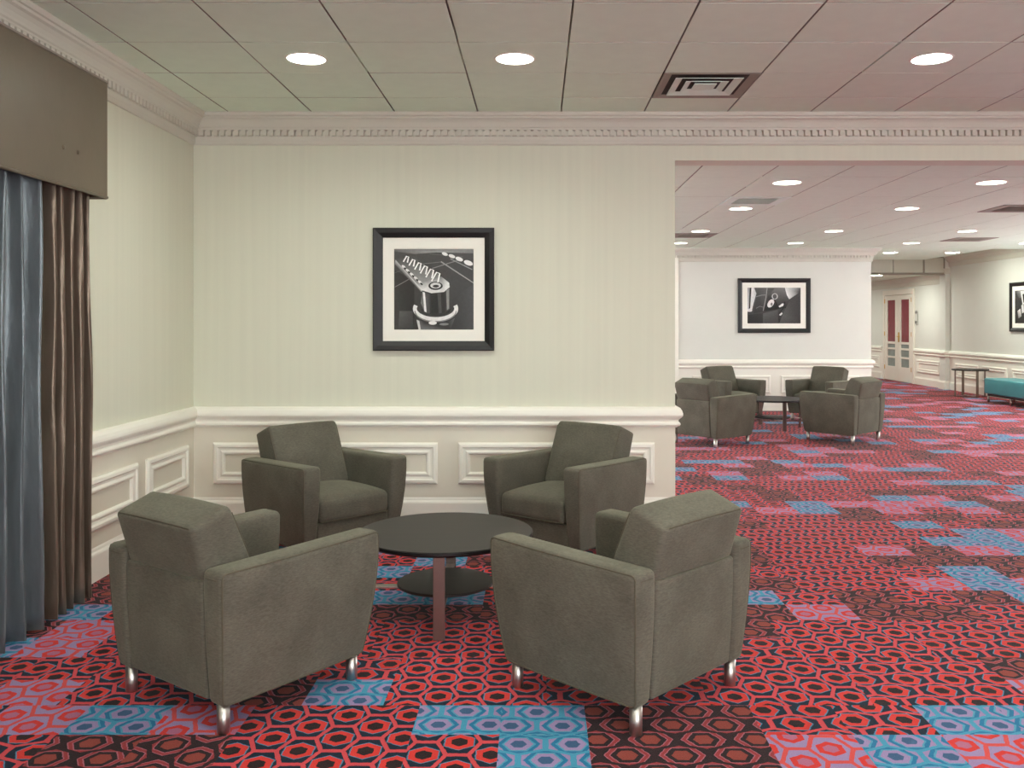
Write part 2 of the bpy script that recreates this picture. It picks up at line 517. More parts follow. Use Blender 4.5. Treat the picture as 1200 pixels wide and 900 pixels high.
window('fill_window_3', LY0, LY1, LZ0, LZ1, 3, 'left')
struct(obj('wall_end', boxes((XF - 2, XR, YE, YE + 0.2, 0, ZC)), 'hall_paint'))
# pilaster before the corridor and the beam that rests on it
pil = struct(obj('wall_pilaster', boxes((XR - 0.10, XR, YJ, YJ + 0.28, 0, ZPK)), 'hall_paint'))
bj = struct(obj('wall_bulkhead', boxes((XF, XR - 0.02, YJ + 0.02, YJ + 0.28, ZK - 0.03, ZPK + 0.1)), 'shadow_gap'))
for x0, x1 in ((XF + 0.0, 7.93), (7.95, 8.60), (8.645, 9.06)):
    obj('access_panel', boxes((x0, x1, YJ, YJ + 0.02, ZK + 0.01, ZPK - 0.02), bev=0.004), 'crown', bj)
# a plain casing at the visible left end of the far wall
struct(obj('trim_casing', boxes((2.10, 2.385, YF - 0.045, YF, 0, ZH - 0.02), bev=0.006), 'trim'))

# wainscot skins below the chair rails
obj('wainscot_board', boxes((XL, XL + 0.006, YB, YP, 0, 0.80)), 'wainscot', wl)
obj('wainscot_board', boxes((XL, XE + 0.001, YP - 0.006, YP, 0, 0.80)), 'wainscot', wb)
obj('wainscot_board', boxes((2.385, XF + 0.001, YF - 0.006, YF, 0, 0.80)), 'trim', wf)
obj('wainscot_board', boxes((XR - 0.006, XR, YB, YE, 0, 0.80)), 'trim', wr)

RAIL = [(0, 0.868), (0.020, 0.868), (0.034, 0.860), (0.046, 0.842), (0.052, 0.822), (0.053, 0.806), (0.047, 0.794), (0.034, 0.782),
        (0.024, 0.772), (0.022, 0.760), (0.028, 0.755), (0.035, 0.747), (0.036, 0.736), (0.030, 0.727), (0.018, 0.722), (0.012, 0.714), (0, 0.714)]
BASE = [(0, 0), (0.022, 0), (0.022, 0.150), (0.019, 0.160), (0.012, 0.170), (0.010, 0.182), (0.006, 0.193), (0, 0.193)]
def crown_prof(zt):
    P = [(0, -0.222), (0.014, -0.222), (0.020, -0.212), (0.022, -0.200), (0.026, -0.190), (0.026, -0.168), (0.028, -0.160), (0.028, -0.120),
         (0.056, -0.118), (0.058, -0.108), (0.066, -0.100), (0.070, -0.088), (0.080, -0.068), (0.096, -0.050), (0.112, -0.042),
         (0.116, -0.030), (0.128, -0.026), (0.134, -0.012), (0.134, 0.0), (0, 0)]
    return [(o, zt + z) for o, z in P]

P_front = [(XL, YB), (XL, YP), (XE, YP), (XE, YP + TP), (XL, YP + TP)]
P_far = [(2.385, YF), (XF, YF), (XF, YE)]
P_far_c = [(XL, YF), (XF, YF), (XF, YHE)]
P_right = [(XR, YE), (XR, 23.93)]
P_right2 = [(XR, 21.83), (XR, YJ + 0.28), (XR - 0.10, YJ + 0.28), (XR - 0.10, YJ), (XR, YJ), (XR, YB)]
for i, (pt, nm) in enumerate(((P_front, 'lounge'), (P_far, 'far wall'), (P_right, 'corridor'), (P_right2, 'right wall'))):
    struct(obj('trim_%d' % (i + 1), sweep(RAIL, pt), 'trim'), 'white moulded chair rail along the ' + nm)
for side, pt in (('back', P_front), ('far', P_far), ('corridor', P_right), ('right', P_right2)):
    struct(obj('baseboard_' + side, sweep(BASE, pt), 'trim'))
def crown(nm, path, zt, dent=True, mat='crown'):
    o = struct(obj(nm, sweep(crown_prof(zt), path), mat), 'crown moulding')
    if not dent: return o
    bm = bmesh.new()
    for a, b in zip(path, path[1:]):
        a, b = Vector(a), Vector(b)
        d = (b - a); L = d.length; d.normalize(); nr = Vector((d.y, -d.x))
        n = int(L / 0.0515)
        for k in range(n):
            s = (k + 0.5) * L / n
            p = a + d * s
            q = [p - d * 0.0165 + nr * 0.02, p + d * 0.0165 + nr * 0.02, p + d * 0.0165 + nr * 0.054, p - d * 0.0165 + nr * 0.054]
            lo = [bm.verts.new((v.x, v.y, zt - 0.160)) for v in q]; hi = [bm.verts.new((v.x, v.y, zt - 0.1185)) for v in q]
            for f in range(4):
                g = (f + 1) % 4
                bm.faces.new((lo[f], lo[g], hi[g], hi[f]))
            bm.faces.new(lo[::-1]); bm.faces.new(hi)
    bmesh.ops.recalc_face_normals(bm, faces=bm.faces)
    dn = obj('dentil_strip', bm, mat, o); dn['kind'] = 'stuff'
    return o
crown('trim_5', [(XL, YB), (XL, YP), (XR, YP)], ZC)
crown('trim_6', P_far_c, ZH)
crown('trim_7', [(XR, YJ), (XR, YPK + 0.02)], ZPK, dent=False)
crown('trim_8', [(XR, YE), (XR, YJ + 0.28)], ZK, dent=False)
crown('trim_9', [(XR, YPK), (XR, YP + TP)], ZH, dent=False)
# capital on the pilaster
struct(obj('trim_10', sweep([(0, 2.58), (0.015, 2.58), (0.03, 2.62), (0.045, 2.66), (0.045, 2.70), (0, 2.70)], [(XR, YJ + 0.28), (XR - 0.10, YJ + 0.28), (XR - 0.10, YJ), (XR, YJ)]), 'crown'))

# wainscot frames (picture-frame mouldings)
PANEL = [(0, 0), (0, 0.012), (0.012, 0.022), (0.030, 0.024), (0.040, 0.014), (0.055, 0.012), (0.070, 0.020), (0.080, 0.018), (0.090, 0.0)]
def panel(parent, kind, u0, u1, plane, z0=0.293, z1=0.600):
    o = obj('panel_moulding', ring(abs(u1 - u0), z1 - z0, PANEL), 'trim', parent)
    zc = (z0 + z1) / 2; c = (u0 + u1) / 2
    loc = (c, plane, zc) if kind == 'back' else (plane, c, zc)
    o.matrix_world = facing(kind, loc)
panel(wb, 'back', -2.417, -0.744, YP - 0.006)
panel(wb, 'back', -0.592, 0.872, YP - 0.006)
for a, b in ((5.86, 6.55), (4.20, 5.72), (2.55, 4.05), (0.9, 2.4)): panel(wl, 'left', a, b, XL + 0.006)
for a, b in ((2.62, 3.95), (4.12, 5.45)): panel(wf, 'back', a, b, YF - 0.006)
for a, b in ((18.68, 19.69), (17.53, 18.50), (16.38, 17.35), (15.2, 16.2), (14.0, 15.0), (20.47, 21.68), (24.1, 25.0)): panel(wr, 'right', a, b, XR - 0.006)

# ------------------------------------------------------------------ ceilings
T = 0.61
cl = struct(obj('ceiling', boxes((XL, XR, YB, YP + 0.02, ZC + 0.07, ZC + 0.2)), 'grid'), 'grid of square ceiling tiles over the lounge')
ch = struct(obj('ceiling_hall', boxes((XL, XPK, YP + 0.1, YHE, ZH + 0.07, ZH + 0.2), (XPK, XR, YP + 0.1, YPK, ZH + 0.07, ZH + 0.2)), 'grid'), 'lower tiled ceiling of the hall')
struct(obj('ceiling_pocket', boxes((XF, XR, YPK, YJ + 0.2, ZPK, ZPK + 0.1)), 'tile'))
struct(obj('ceiling_edge', boxes((XPK, XPK + 0.01, YPK, YHE, ZH, ZPK), (XF, XPK + 0.01, YHE, YHE + 0.01, ZH, ZPK), (XPK, XR, YPK - 0.01, YPK, ZH, ZPK)), 'tile'))
struct(obj('ceiling_corridor', boxes((XF, XR, YJ + 0.1, YE, ZK, ZK + 0.1)), 'tile'))

def tile_mesh(w, h, hole=0.0):
    if hole:
        bm = bmesh.new(); n = 32
        def sq(t):
            c, q = math.cos(t), math.sin(t); k = max(abs(c) / (w / 2), abs(q) / (h / 2)); return (c / k, q / k)
        A = [[bm.verts.new((*sq(2 * PI * (k + 0.5) / n), z)) for k in range(n)] for z in (0.0, 0.02)]
        B = [[bm.verts.new((hole * math.cos(2 * PI * (k + 0.5) / n), hole * math.sin(2 * PI * (k + 0.5) / n), z)) for k in range(n)] for z in (0.0, 0.02)]
        for k in range(n):
            g = (k + 1) % n
            bm.faces.new((A[0][g], A[0][k], B[0][k], B[0][g])); bm.faces.new((A[1][k], A[1][g], B[1][g], B[1][k]))
            bm.faces.new((A[0][k], A[0][g], A[1][g], A[1][k])); bm.faces.new((B[0][g], B[0][k], B[1][k], B[1][g]))
        # square the four corners
        for L in A:
            for cx, cy in ((1, 1), (1, -1), (-1, 1), (-1, -1)):
                v = min(L, key=lambda v: (v.co.x - cx * w / 2) ** 2 + (v.co.y - cy * h / 2) ** 2)
                v.co.x, v.co.y = cx * w / 2, cy * h / 2
        me = bpy.data.meshes.new('ceiling_tile'); bm.to_mesh(me); bm.free(); return me
    bm = boxes((-w / 2, w / 2, -h / 2, h / 2, 0, 0.02))
    bmesh.ops.bevel(bm, geom=[e for e in bm.edges if all(v.co.z < 0.001 for v in e.verts)], offset=0.002, segments=1, affect='EDGES')
    me = bpy.data.meshes.new('ceiling_tile'); bm.to_mesh(me); bm.free()
    me.materials.append(M['tile']); me.materials.append(M['grid'])
    for p in me.polygons:
        if abs(p.normal.z) < 0.3: p.material_index = 1      # tile edges take grid grey, painting groove shade into the joints
    return me
tile_cache = {}
def tiles(parent, xs, ys, z, skip=(), gap=0.009, lamps=(), hole=0.11):
    for i in range(len(xs) - 1):
        for j in range(len(ys) - 1):
            c = ((xs[i] + xs[i + 1]) / 2, (ys[j] + ys[j + 1]) / 2)
            if any(abs(c[0] - s[0]) < 0.1 and abs(c[1] - s[1]) < 0.1 for s in skip): continue
            hl = hole if any(abs(c[0] - s[0]) < 0.1 and abs(c[1] - s[1]) < 0.1 for s in lamps) else 0.0
            w, h = xs[i + 1] - xs[i] - gap, ys[j + 1] - ys[j] - gap
            k = (round(w, 3), round(h, 3), hl)
            if k not in tile_cache: tile_cache[k] = tile_mesh(w, h, hl)
            o = obj('ceiling_tile', tile_cache[k], 'tile', parent)
            o.location = (c[0], c[1], z + (0 if hl else random.uniform(0, 0.0012)))

def gx(k): return 0.171 + T * k
row = 6.16 - 1.5 * T
row2 = 6.16 - 5.5 * T
lamp_xy = [(gx(-2.5), row), (gx(-0.5), row), (gx(3.5), row), (gx(7.5), row)] + [(gx(k), row2) for k in (-2.5, 0.5, 3.5)]
GX = [XL] + [0.171 + T * k for k in range(-4, 9)]
GY = [YP] + [6.16 - T * k for k in range(0, 8)]
GY = GY[::-1]
vent_front = (0.171 + 1.5 * T, 6.16 - 0.5 * T)
tiles(cl, GX, GY, ZC, [vent_front], 0.010, lamp_xy, 0.112)
# the rest of the lounge ceiling, out of the frame
obj('ceiling_board', boxes((GX[-1], XR, GY[0], YP, ZC, ZC + 0.012), (XL, XR, YB, GY[0], ZC, ZC + 0.012)), 'tile', cl)

HX0 = 1.321
HX = [HX0 + T * k for k in range(-1, 13)]
HY = [6.91] + [7.115 + T * k for k in range(0, 14)] + [YF]
hrow = [8.03, 8.03 + 3 * T, 8.03 + 7 * T, 8.03 + 10 * T]
hcol = [HX0 + (k + 0.5) * T for k in (1, 4, 7, 10)]
v_hall = [(hcol[0], 8.03 + 2 * T), (HX0 + 6.5 * T, 8.03 + 3 * T), (hcol[0], 8.03 + 8 * T), (HX0 + 8.5 * T, 8.03 + 9 * T)]
hall_xy = [(x, y) for x in hcol for y in hrow]
tiles(ch, HX, HY, ZH, v_hall, 0.011, hall_xy, 0.125)
obj('ceiling_board', boxes((XL, HX[0], YP + 0.1, YHE, ZH, ZH + 0.012), (HX[0], XPK, HY[-1], YHE, ZH, ZH + 0.012), (HX[-1], XR, YP + 0.1, YPK, ZH, ZH + 0.012)), 'tile', ch)

# ------------------------------------------------------------------ downlights
def lamp_meshes(r, rec=0.042):
    def keep(nm, bm):
        me = bpy.data.meshes.new(nm); bm.to_mesh(me); bm.free(); return me
    def disc(z, rr):
        bm = bmesh.new()
        v = [bm.verts.new((rr * math.cos(2 * PI * k / 20), rr * math.sin(2 * PI * k / 20), z)) for k in range(20)]
        bm.faces.new(v[::-1]); return keep('lens', bm)
    bm = bmesh.new(); lathe(bm, [(r * 0.96, 0.002), (r * 0.97, -0.005), (r * 1.07, -0.004), (r * 1.09, 0.0)], 36)
    a = keep('trim_ring', bm)
    bm = bmesh.new(); lathe(bm, [(r * 0.965, -0.002), (r * 0.95, rec + 0.002)], 32)
    b = keep('baffle', bm)
    return a, b, disc(rec, r * 0.945), disc(-0.003, r * 0.96)
lamp_data = {'front': lamp_meshes(0.112), 'hall': lamp_meshes(0.125), 'side': lamp_meshes(0.125), 'corridor': lamp_meshes(0.125)}
for k_ in ('side', 'corridor'): lamp_data[k_] = lamp_meshes(0.125)
flush_lens = {}
def downlight(x, y, z, kind, label, group):
    e = empty('recessed_downlight', (x, y, z))
    a, b, deep, flat = lamp_data[kind]
    obj('trim_ring', a, 'trim', e, True)
    holed = any(abs(x - p[0]) < 0.02 and abs(y - p[1]) < 0.02 for p in lamp_xy + hall_xy)
    if holed: obj('baffle', b, 'trim', e, True)
    me = deep if holed else flat
    if kind == 'hall' and not holed: kind = 'hall'
    obj('lens', me, 'lamp_' + kind, e)
    tag(e, label, 'ceiling light', group)
downlight(gx(-2.5), row, ZC, 'front', 'recessed round downlight in the lounge ceiling nearest the window valance', 'lounge downlights')
downlight(gx(-0.5), row, ZC, 'front', 'recessed round downlight in the lounge ceiling above and right of the guitar picture', 'lounge downlights')
downlight(gx(3.5), row, ZC, 'front', 'recessed round downlight in the lounge ceiling right of the dark air vent', 'lounge downlights')
for ry in (row2, 0.37):  # rows nearer the camera, added unseen as fill light
    for k in (-2.5, 0.5, 3.5, 9.5):
        downlight(gx(k), ry, ZC, 'front', 'unseen added downlight in the lounge ceiling nearer than the photograph shows', 'added lounge downlights out of view')
for k in (7.5, 11.5):  # unseen lamps to the right, added to the lounge fill
    downlight(gx(k), row, ZC, 'front', 'unseen added downlight in the lounge ceiling beyond the right edge of the photograph', 'added lounge downlights out of view')
cols, rows = hcol, hrow
RN = ['first', 'second', 'third', 'fourth']
CN = ['leftmost', 'second from left', 'third from left', 'rightmost']
for i, y in enumerate(rows):
    for j, x in enumerate(cols):
        seen = 630 + 1050 * x / y < 1206
        if seen:
            downlight(x, y, ZH, 'hall', 'recessed hall downlight, %s row counted from the beam, %s' % (RN[i], CN[j]), 'hall downlights')
        else:
            downlight(x, y, ZH, 'hall', 'recessed hall downlight beyond the right edge of the photograph', 'hall downlights out of view')
for y in (9.85, 13.75):
    downlight(-0.6, y, ZH, 'hall', 'recessed hall downlight hidden behind the partition wall', 'hall downlights out of view')
downlight(6.33, 16.07, ZH, 'hall', 'recessed hall downlight just past the right end of the far wall', 'hall downlights')
downlight(7.44, 16.07, ZH, 'hall', 'recessed hall downlight beside the raised ceiling strip near the right wall', 'hall downlights')
for y in (15.9, 17.3): downlight(8.1, y, ZPK, 'side', 'added unseen fill lamp in the raised ceiling strip by the right wall', 'hall downlights out of view')  # hidden lamps added to light the right wall and bench
downlight(7.95, 21.0, ZK, 'corridor', 'recessed corridor downlight in front of the double door', 'corridor downlights')
downlight(7.4, 24.5, ZK, 'corridor', 'recessed corridor downlight hidden behind the far wall', 'hall downlights out of view')

# ------------------------------------------------------------------ air vents
def vent(x, y, z, s, label, dark=True, nested=True, group='ceiling vents'):
    e = empty('air_vent', (x, y, z)); tag(e, label, 'vent', group)
    d = obj('duct', boxes((-s / 2, s / 2, -s / 2, s / 2, 0.008, 0.02)), 'vent_dark', e)
    if nested:
        r_ = obj('surround', ring(s, s, [(0, -0.008), (0, 0.003), (0.012, 0.003), (0.055, -0.008)]), 'shadow_gap', e)
        r_.matrix_basis = Matrix.Rotation(PI, 4, 'X')
        for w, wd_ in ((0.430, 0.050), (0.275, 0.040)):
            r_ = obj('louvre_ring', ring(w, w, [(0.0, 0.004), (0.003, 0.008), (wd_, -0.006), (wd_, -0.008)]), 'vent_white', e)
            r_.matrix_basis = Matrix.Rotation(PI, 4, 'X')
        obj('centre_plate', boxes((-s * 0.12, s * 0.12, -s * 0.12, s * 0.12, -0.006, 0.0), bev=0.002), 'vent_white', e)
    else:
        r_ = obj('frame', ring(s, s, [(0, -0.008), (0.0, 0.006), (0.10, 0.004), (0.10, -0.008)]), 'vent_white' if not dark else 'shadow_gap', e)
        r_.matrix_basis = Matrix.Rotation(PI, 4, 'X')
        for k in range(8):
            yy = -s / 2 + 0.12 + k * (s - 0.24) / 7
            b_ = boxes((-s / 2 + 0.10, s / 2 - 0.10, -0.016, 0.016, -0.0015, 0.0015))
            o = obj('slat', b_, 'vent_white' if not dark else 'shadow_gap', e)
            o.location = (0, yy, 0.002); o.rotation_euler = (0.7, 0, 0)
vent(*vent_front, ZC, 0.60, 'square stepped air vent with dark surround in the lounge ceiling')
vent(*v_hall[0], ZH, 0.60, 'white framed louvred air vent in the hall ceiling near the beam', dark=False, nested=False)
vent(*v_hall[1], ZH, 0.60, 'grey louvred air vent in the hall ceiling at the right edge', nested=False)
vent(*v_hall[2], ZH, 0.60, 'grey louvred air vent in the hall ceiling close to the partition edge', nested=False)
vent(*v_hall[3], ZH, 0.60, 'grey louvred air vent far back in the hall ceiling above the double door', nested=False)

# ------------------------------------------------------------------ armchairs
def make_armchair():
    root = empty('armchair')
    W2, D2, Z0, Z1 = 0.388, 0.382, 0.105, 0.612
    AT = 0.125
    hz = (Z1 - Z0) / 2; zc = (Z0 + Z1) / 2
    def arm_def(side):
        def f(x, y, z):
            t = (z + hz) / (2 * hz)              # 0 bottom, 1 top
            low = max(0.0, 1 - t / 0.85) ** 1.6
            o = x * side                          # outward
            if o > 0: x = side * (o - 0.040 * low * (o / (AT / 2)))
            fy = y / D2
            if fy > 0: y -= fy * 0.060 * low
            else: y -= fy * 0.028 * low
            x += side * 0.010 * math.cos(fy * 1.4) * (1 if o > 0 else 0)
            if t > 0.9: z += 0.008 * fy
            return (x, y, z)
        return f
    for side in (-1, 1):
        fn = arm_def(side)
        c = Vector((side * (W2 - AT / 2), 0, zc))
        a = obj('arm', rbox(AT / 2, D2, hz, 0.026, 3, 8, 8, fn, c), 'fabric', root, True)
        # welt: outline of the outer side panel, and the seam at the back band
        bm = bmesh.new()
        def P(x, y, z):
            return Vector(fn(x, y, z)) + c
        xo = side * (AT / 2 - 0.0072)
        ye, zt = D2 - 0.0072, hz - 0.0072
        ys_, zs_ = D2 - 0.026, hz - 0.026
        n = 9
        loop = [P(xo, -ys_ + 2 * ys_ * k / n, zt) for k in range(n + 1)] + [P(xo, D2 - 0.012, hz - 0.012)]
        loop += [P(xo, ye, zs_ - 2 * zs_ * k / n) for k in range(n + 1)] + [P(xo, D2 - 0.012, -hz + 0.012)]
        loop += [P(xo, ys_ - 2 * ys_ * k / n, -zt) for k in range(n + 1)] + [P(xo, -D2 + 0.012, -hz + 0.012)]
        loop += [P(xo, -ye, -zs_ + 2 * zs_ * k / n) for k in range(n + 1)] + [P(xo, -D2 + 0.012, hz - 0.012)]
        tube(bm, loop, 0.0038, 6, True)
        # the mitre seam between the top strip and the back strip of the arm
        tube(bm, [P(side * AT / 2 * s, -D2 + 0.0005, hz - 0.030) for s in (-0.56, -0.3, 0, 0.3, 0.56)], 0.0024, 5)
        obj('welt', bm, 'welt', a, True)
    iw = W2 - AT
    # base rail, back panel
    def base_def(x, y, z): return (x, y, z)
    obj('front_rail', rbox(iw + 0.003, 0.03, 0.075, 0.012, 4, 2, 2, None, (0, D2 - 0.075, 0.19)), 'fabric', root, True)
    obj('base', rbox(iw + 0.003, 0.30, 0.055, 0.01, 4, 4, 2, None, (0, -0.02, 0.165)), 'fabric', root, True)
    def back_def(x, y, z):
        t = (z + 0.225) / 0.45
        return (x, y + 0.022 * max(0, 1 - t / 0.85) ** 1.6, z)
    obj('back_panel', rbox(iw - 0.004, 0.05, 0.219, 0.014, 6, 2, 6, back_def, (0, -D2 + 0.056, Z0 + 0.01 + 0.219)), 'fabric', root, True)
    # seat cushion with a full crown
    def seat_def(x, y, z):
        u = x / 0.262; v = (y) / 0.30
        if z > 0: z += 0.030 * max(0, 1 - u * u) * max(0, 1 - 0.7 * v * v) - 0.012 * max(0.0, v) ** 3
        if v > 0.6: y += 0.012 * (1 - u * u)
        return (x, y, z)
    sc_ = obj('seat_cushion', rbox(0.258, 0.30, 0.075, 0.035, 8, 8, 3, seat_def, (0, 0.062, 0.338)), 'fabric', root, True)
    bm = bmesh.new()
    tube(bm, [(-0.252, 0.355, 0.272), (-0.12, 0.366, 0.272), (0.12, 0.366, 0.272), (0.252, 0.355, 0.272)], 0.004, 5)
    obj('welt', bm, 'welt', sc_, True)
    # leaning back cushion: profile quad (y, z) mapped from the box
    Q = {(-1, -1): (-0.366, 0.549), (-1, 1): (-0.420, 0.752), (1, 1): (-0.258, 0.818), (1, -1): (-0.075, 0.40)}
    def bc_def(x, y, z):
        s = max(-1, min(1, y / 0.10)); t = max(-1, min(1, z / 0.18))
        a, b = (s + 1) / 2, (t + 1) / 2
        yy = sum(Q[k][0] * w for k, w in (((-1, -1), (1 - a) * (1 - b)), ((-1, 1), (1 - a) * b), ((1, 1), a * b), ((1, -1), a * (1 - b))))
        zz = sum(Q[k][1] * w for k, w in (((-1, -1), (1 - a) * (1 - b)), ((-1, 1), (1 - a) * b), ((1, 1), a * b), ((1, -1), a * (1 - b))))
        u = x / 0.265
        yy += 0.022 * s * (1 - u * u) * (1 - t * t) if s > 0 else -0.006 * (1 - u * u)
        zz += 0.004 * (1 - u * u) * max(0, t) - 0.002 * u * u * max(0, t)
        return (x * (1 + 0.015 * t), yy, zz)
    bc = obj('back_cushion', rbox(0.262, 0.10, 0.18, 0.026, 8, 5, 7, bc_def), 'fabric', root, True)
    bm = bmesh.new()
    tube(bm, [Vector(bc_def(x, -0.0926, 0.1726)) for x in [-0.235 + 0.047 * k for k in range(11)]], 0.0036, 5)
    for s in (-1, 1):
        tube(bm, [Vector(bc_def(s * 0.2546, 0.0926, 0.153 - 0.034 * k)) for k in range(0, 9)], 0.0032, 5)
    obj('welt', bm, 'welt', bc, True)
    bm = bmesh.new()
    lathe(bm, [(0, 0), (0.021, 0), (0.0235, 0.003), (0.0235, 0.112), (0, 0.112)], 20)
    me = bpy.data.meshes.new('leg'); bm.to_mesh(me); bm.free()
    for sx in (-1, 1):
        for sy in (-1, 1):
            o = obj('leg', me, 'steel', root, True); o.location = (sx * 0.312, 0.292 if sy > 0 else -0.322, 0)
    return root

GF, GB = 'armchairs of the near seating group', 'armchairs of the far seating group'
def face_to(dx, dy): return math.atan2(-dx, dy)   # local +y is the chair's front
chairs = [
    (-1.205, 3.71, face_to(0.593, 0.805), 'olive-grey fabric armchair in the left foreground, seen from behind beside the curtain', GF),
    (0.345, 3.70, face_to(-0.715, 0.70), 'olive-grey fabric armchair in the right foreground, its back turned to the wide opening', GF),
    (-1.405, 5.90, face_to(0.72, -0.69), 'olive-grey fabric armchair facing forward against the left panel of the papered wall', GF),
    (0.185, 5.88, face_to(-0.63, -0.776), 'olive-grey fabric armchair facing forward near the right end of the papered wall', GF),
    (2.17, 11.13, face_to(0.77, 0.64), 'green-grey armchair in the hall partly hidden by the partition edge, seen from behind', GB),
    (3.89, 11.45, face_to(-0.66, 0.75), 'green-grey armchair in the hall seen from behind, nearest the open carpet', GB),
    (2.975, 13.85, face_to(0.45, -0.89), 'green-grey armchair against the far wall, left of the far coffee table', GB),
    (4.34, 13.75, face_to(-0.70, -0.71), 'green-grey armchair against the far wall, right of the far coffee table', GB),
]
proto = make_armchair()
for i, (x, y, a, lb, g) in enumerate(chairs):
    o = proto if i == 0 else copy_tree(proto)
    o.location = (x, y, 0); o.rotation_euler = (0, 0, a)
    tag(o, lb, 'armchair', g)

# ------------------------------------------------------------------ round coffee tables
def make_coffee_table():
    root = empty('coffee_table')
    R, ZT = 0.452, 0.42
    bm = bmesh.new(); lathe(bm, [(0, ZT - 0.004), (R - 0.004, ZT - 0.004), (R - 0.003, ZT - 0.001), (R - 0.006, ZT), (0, ZT)], 72)
    t = obj('tabletop', bm, 'laminate', root)
    bm = bmesh.new(); lathe(bm, [(0, ZT - 0.026), (R - 0.012, ZT - 0.026), (R, ZT - 0.016), (R, ZT - 0.004), (0, ZT - 0.004)], 72)
    obj('edge_band', bm, 'table_edge', t)
    bm = bmesh.new(); lathe(bm, [(0, 0.145), (0.236, 0.145), (0.247, 0.150), (0.247, 0.159), (0.244, 0.162), (0, 0.162)], 56)
    obj('lower_shelf', bm, 'laminate', root)
    for k in range(4):
        a = k * PI / 2
        bm = boxes((-0.028, 0.028, 0.412, 0.424, 0.0, ZT - 0.026), bev=0.002)
        o = obj('leg', bm, 'chrome', root, rotz=a)
        bm = boxes((-0.024, 0.024, 0.0, 0.412, 0.131, 0.141), bev=0.0015)
        obj('stretcher', bm, 'steel', root, rotz=a)
    return root
ct = make_coffee_table(); ct.location = (-0.476, 4.63, 0); ct.rotation_euler = (0, 0, 0.03)
tag(ct, 'round black coffee table with lower shelf between the four near armchairs', 'table', 'round coffee tables')
c2 = copy_tree(ct); c2.location = (3.33, 12.72, 0); c2.rotation_euler = (0, 0, 0.15)
tag(c2, 'round black coffee table with lower shelf in the far hall seating group', 'table', 'round coffee tables')

# ------------------------------------------------------------------ curtains and valance
def curtain(name, y0, y1, mat, label, phase, lam, x_off=0.0, seed=1):
    rnd = random.Random(seed)
    ny, nz = int((y1 - y0) / 0.008), 26
    # irregular fold phase along the width
    ph = [phase]; w = lam
    for i in range(ny):
        if i % 9 == 0: w = lam * rnd.uniform(0.72, 1.35)
        ph.append(ph[-1] + 2 * PI * ((y1 - y0) / ny) / w)
    bm = bmesh.new(); rows = []
    for j in range(nz + 1):
        t = j / nz; z = 0.012 + t * 2.30
        r = []
        for i in range(ny + 1):
            y = y0 + (y1 - y0) * i / ny
            p = ph[i] + 0.25 * math.sin(2.2 * t * PI + i * 0.05)
            amp = 0.054 + 0.010 * (1 - t)
            s = math.sin(p)
            x = -2.470 + x_off + amp * (s - 0.22 * math.sin(2 * p + 0.6)) + 0.006 * math.sin(9 * t + i * 0.21)
            yy = y + 0.022 * math.cos(p) + 0.012 * (1 - t) * math.sin(3 + i * 0.07)
            r.append(bm.verts.new((x, yy, z)))
        rows.append(r)
    for a, b in zip(rows, rows[1:]):
        for i in range(ny): bm.faces.new((a[i], a[i + 1], b[i + 1], b[i]))
    bmesh.ops.recalc_face_normals(bm, faces=bm.faces)
    o = obj(name, bm, mat, None, True)
    md = o.modifiers.new('thickness', 'SOLIDIFY'); md.thickness = 0.003
    tag(o, label, 'curtain', 'window curtains')
curtain('curtain', 4.46, 4.88, 'silk_brown', 'brown taffeta curtain panel in narrow folds beside the cream wall', 0.4, 0.105, 0.0, 4)
curtain('curtain', 2.40, 4.39, 'silk_blue', 'slate-blue taffeta curtain panel in broad folds at the left edge', 1.0, 0.150, 0.012, 9)

va = empty('window_valance', (XL, 4.91, 2.176))
tag(va, 'taupe satin box valance above the curtains', 'valance')
LV = 2.7
obj('face_board', boxes((0.19, 0.215, -LV, 0, 0.0, 0.628), bev=0.006), 'silk_taupe', va)
obj('return', boxes((0.0, 0.19, -0.025, 0, 0.0, 0.628), bev=0.004), 'silk_taupe', va)
obj('top_board', boxes((0.0, 0.218, -LV, 0.004, 0.628, 0.640), bev=0.003), 'shadow_gap', va)
bm = bmesh.new(); tube(bm, [(0.0, 0.002, 0.002), (0.1, 0.002, 0.002), (0.205, 0.002, 0.002), (0.216, -0.01, 0.002), (0.216, -1.2, 0.002), (0.216, -LV, 0.002)], 0.008, 8)
obj('welt_cord', bm, 'silk_taupe', va, True)
for yy in (-0.32, -0.46):
    bm = bmesh.new(); lathe(bm, [(0.012, 0.0), (0.011, 0.004), (0.006, 0.007), (0, 0.008)], 14)
    o = obj('button', bm, 'silk_taupe', va, True); o.matrix_basis = facing('left', (0.215, yy, 0.19))

# ------------------------------------------------------------------ framed pictures
def shade(g):
    if isinstance(g, (int, float)): return srgb(g, g, g)
    return srgb(*g)
def ell(cx, cy, rx, ry, n=24, a0=0, a1=360, rot=0):
    out = []
    for k in range(n + 1):
        t = math.radians(a0 + (a1 - a0) * k / n)
        x, y = rx * math.cos(t), ry * math.sin(t)
        c, s = math.cos(rot), math.sin(rot)
        out.append((cx + x * c - y * s, cy + x * s + y * c))
    if a1 - a0 >= 360: out.pop()
    return out
def line(pts, w):
    a, b = [], []
    for i, p in enumerate(pts):
        q0 = pts[max(0, i - 1)]; q1 = pts[min(len(pts) - 1, i + 1)]
        dx, dy = q1[0] - q0[0], q1[1] - q0[1]; L = math.hypot(dx, dy) or 1
        a.append((p[0] - dy / L * w / 2, p[1] + dx / L * w / 2)); b.append((p[0] + dy / L * w / 2, p[1] - dx / L * w / 2))
    return a + b[::-1]
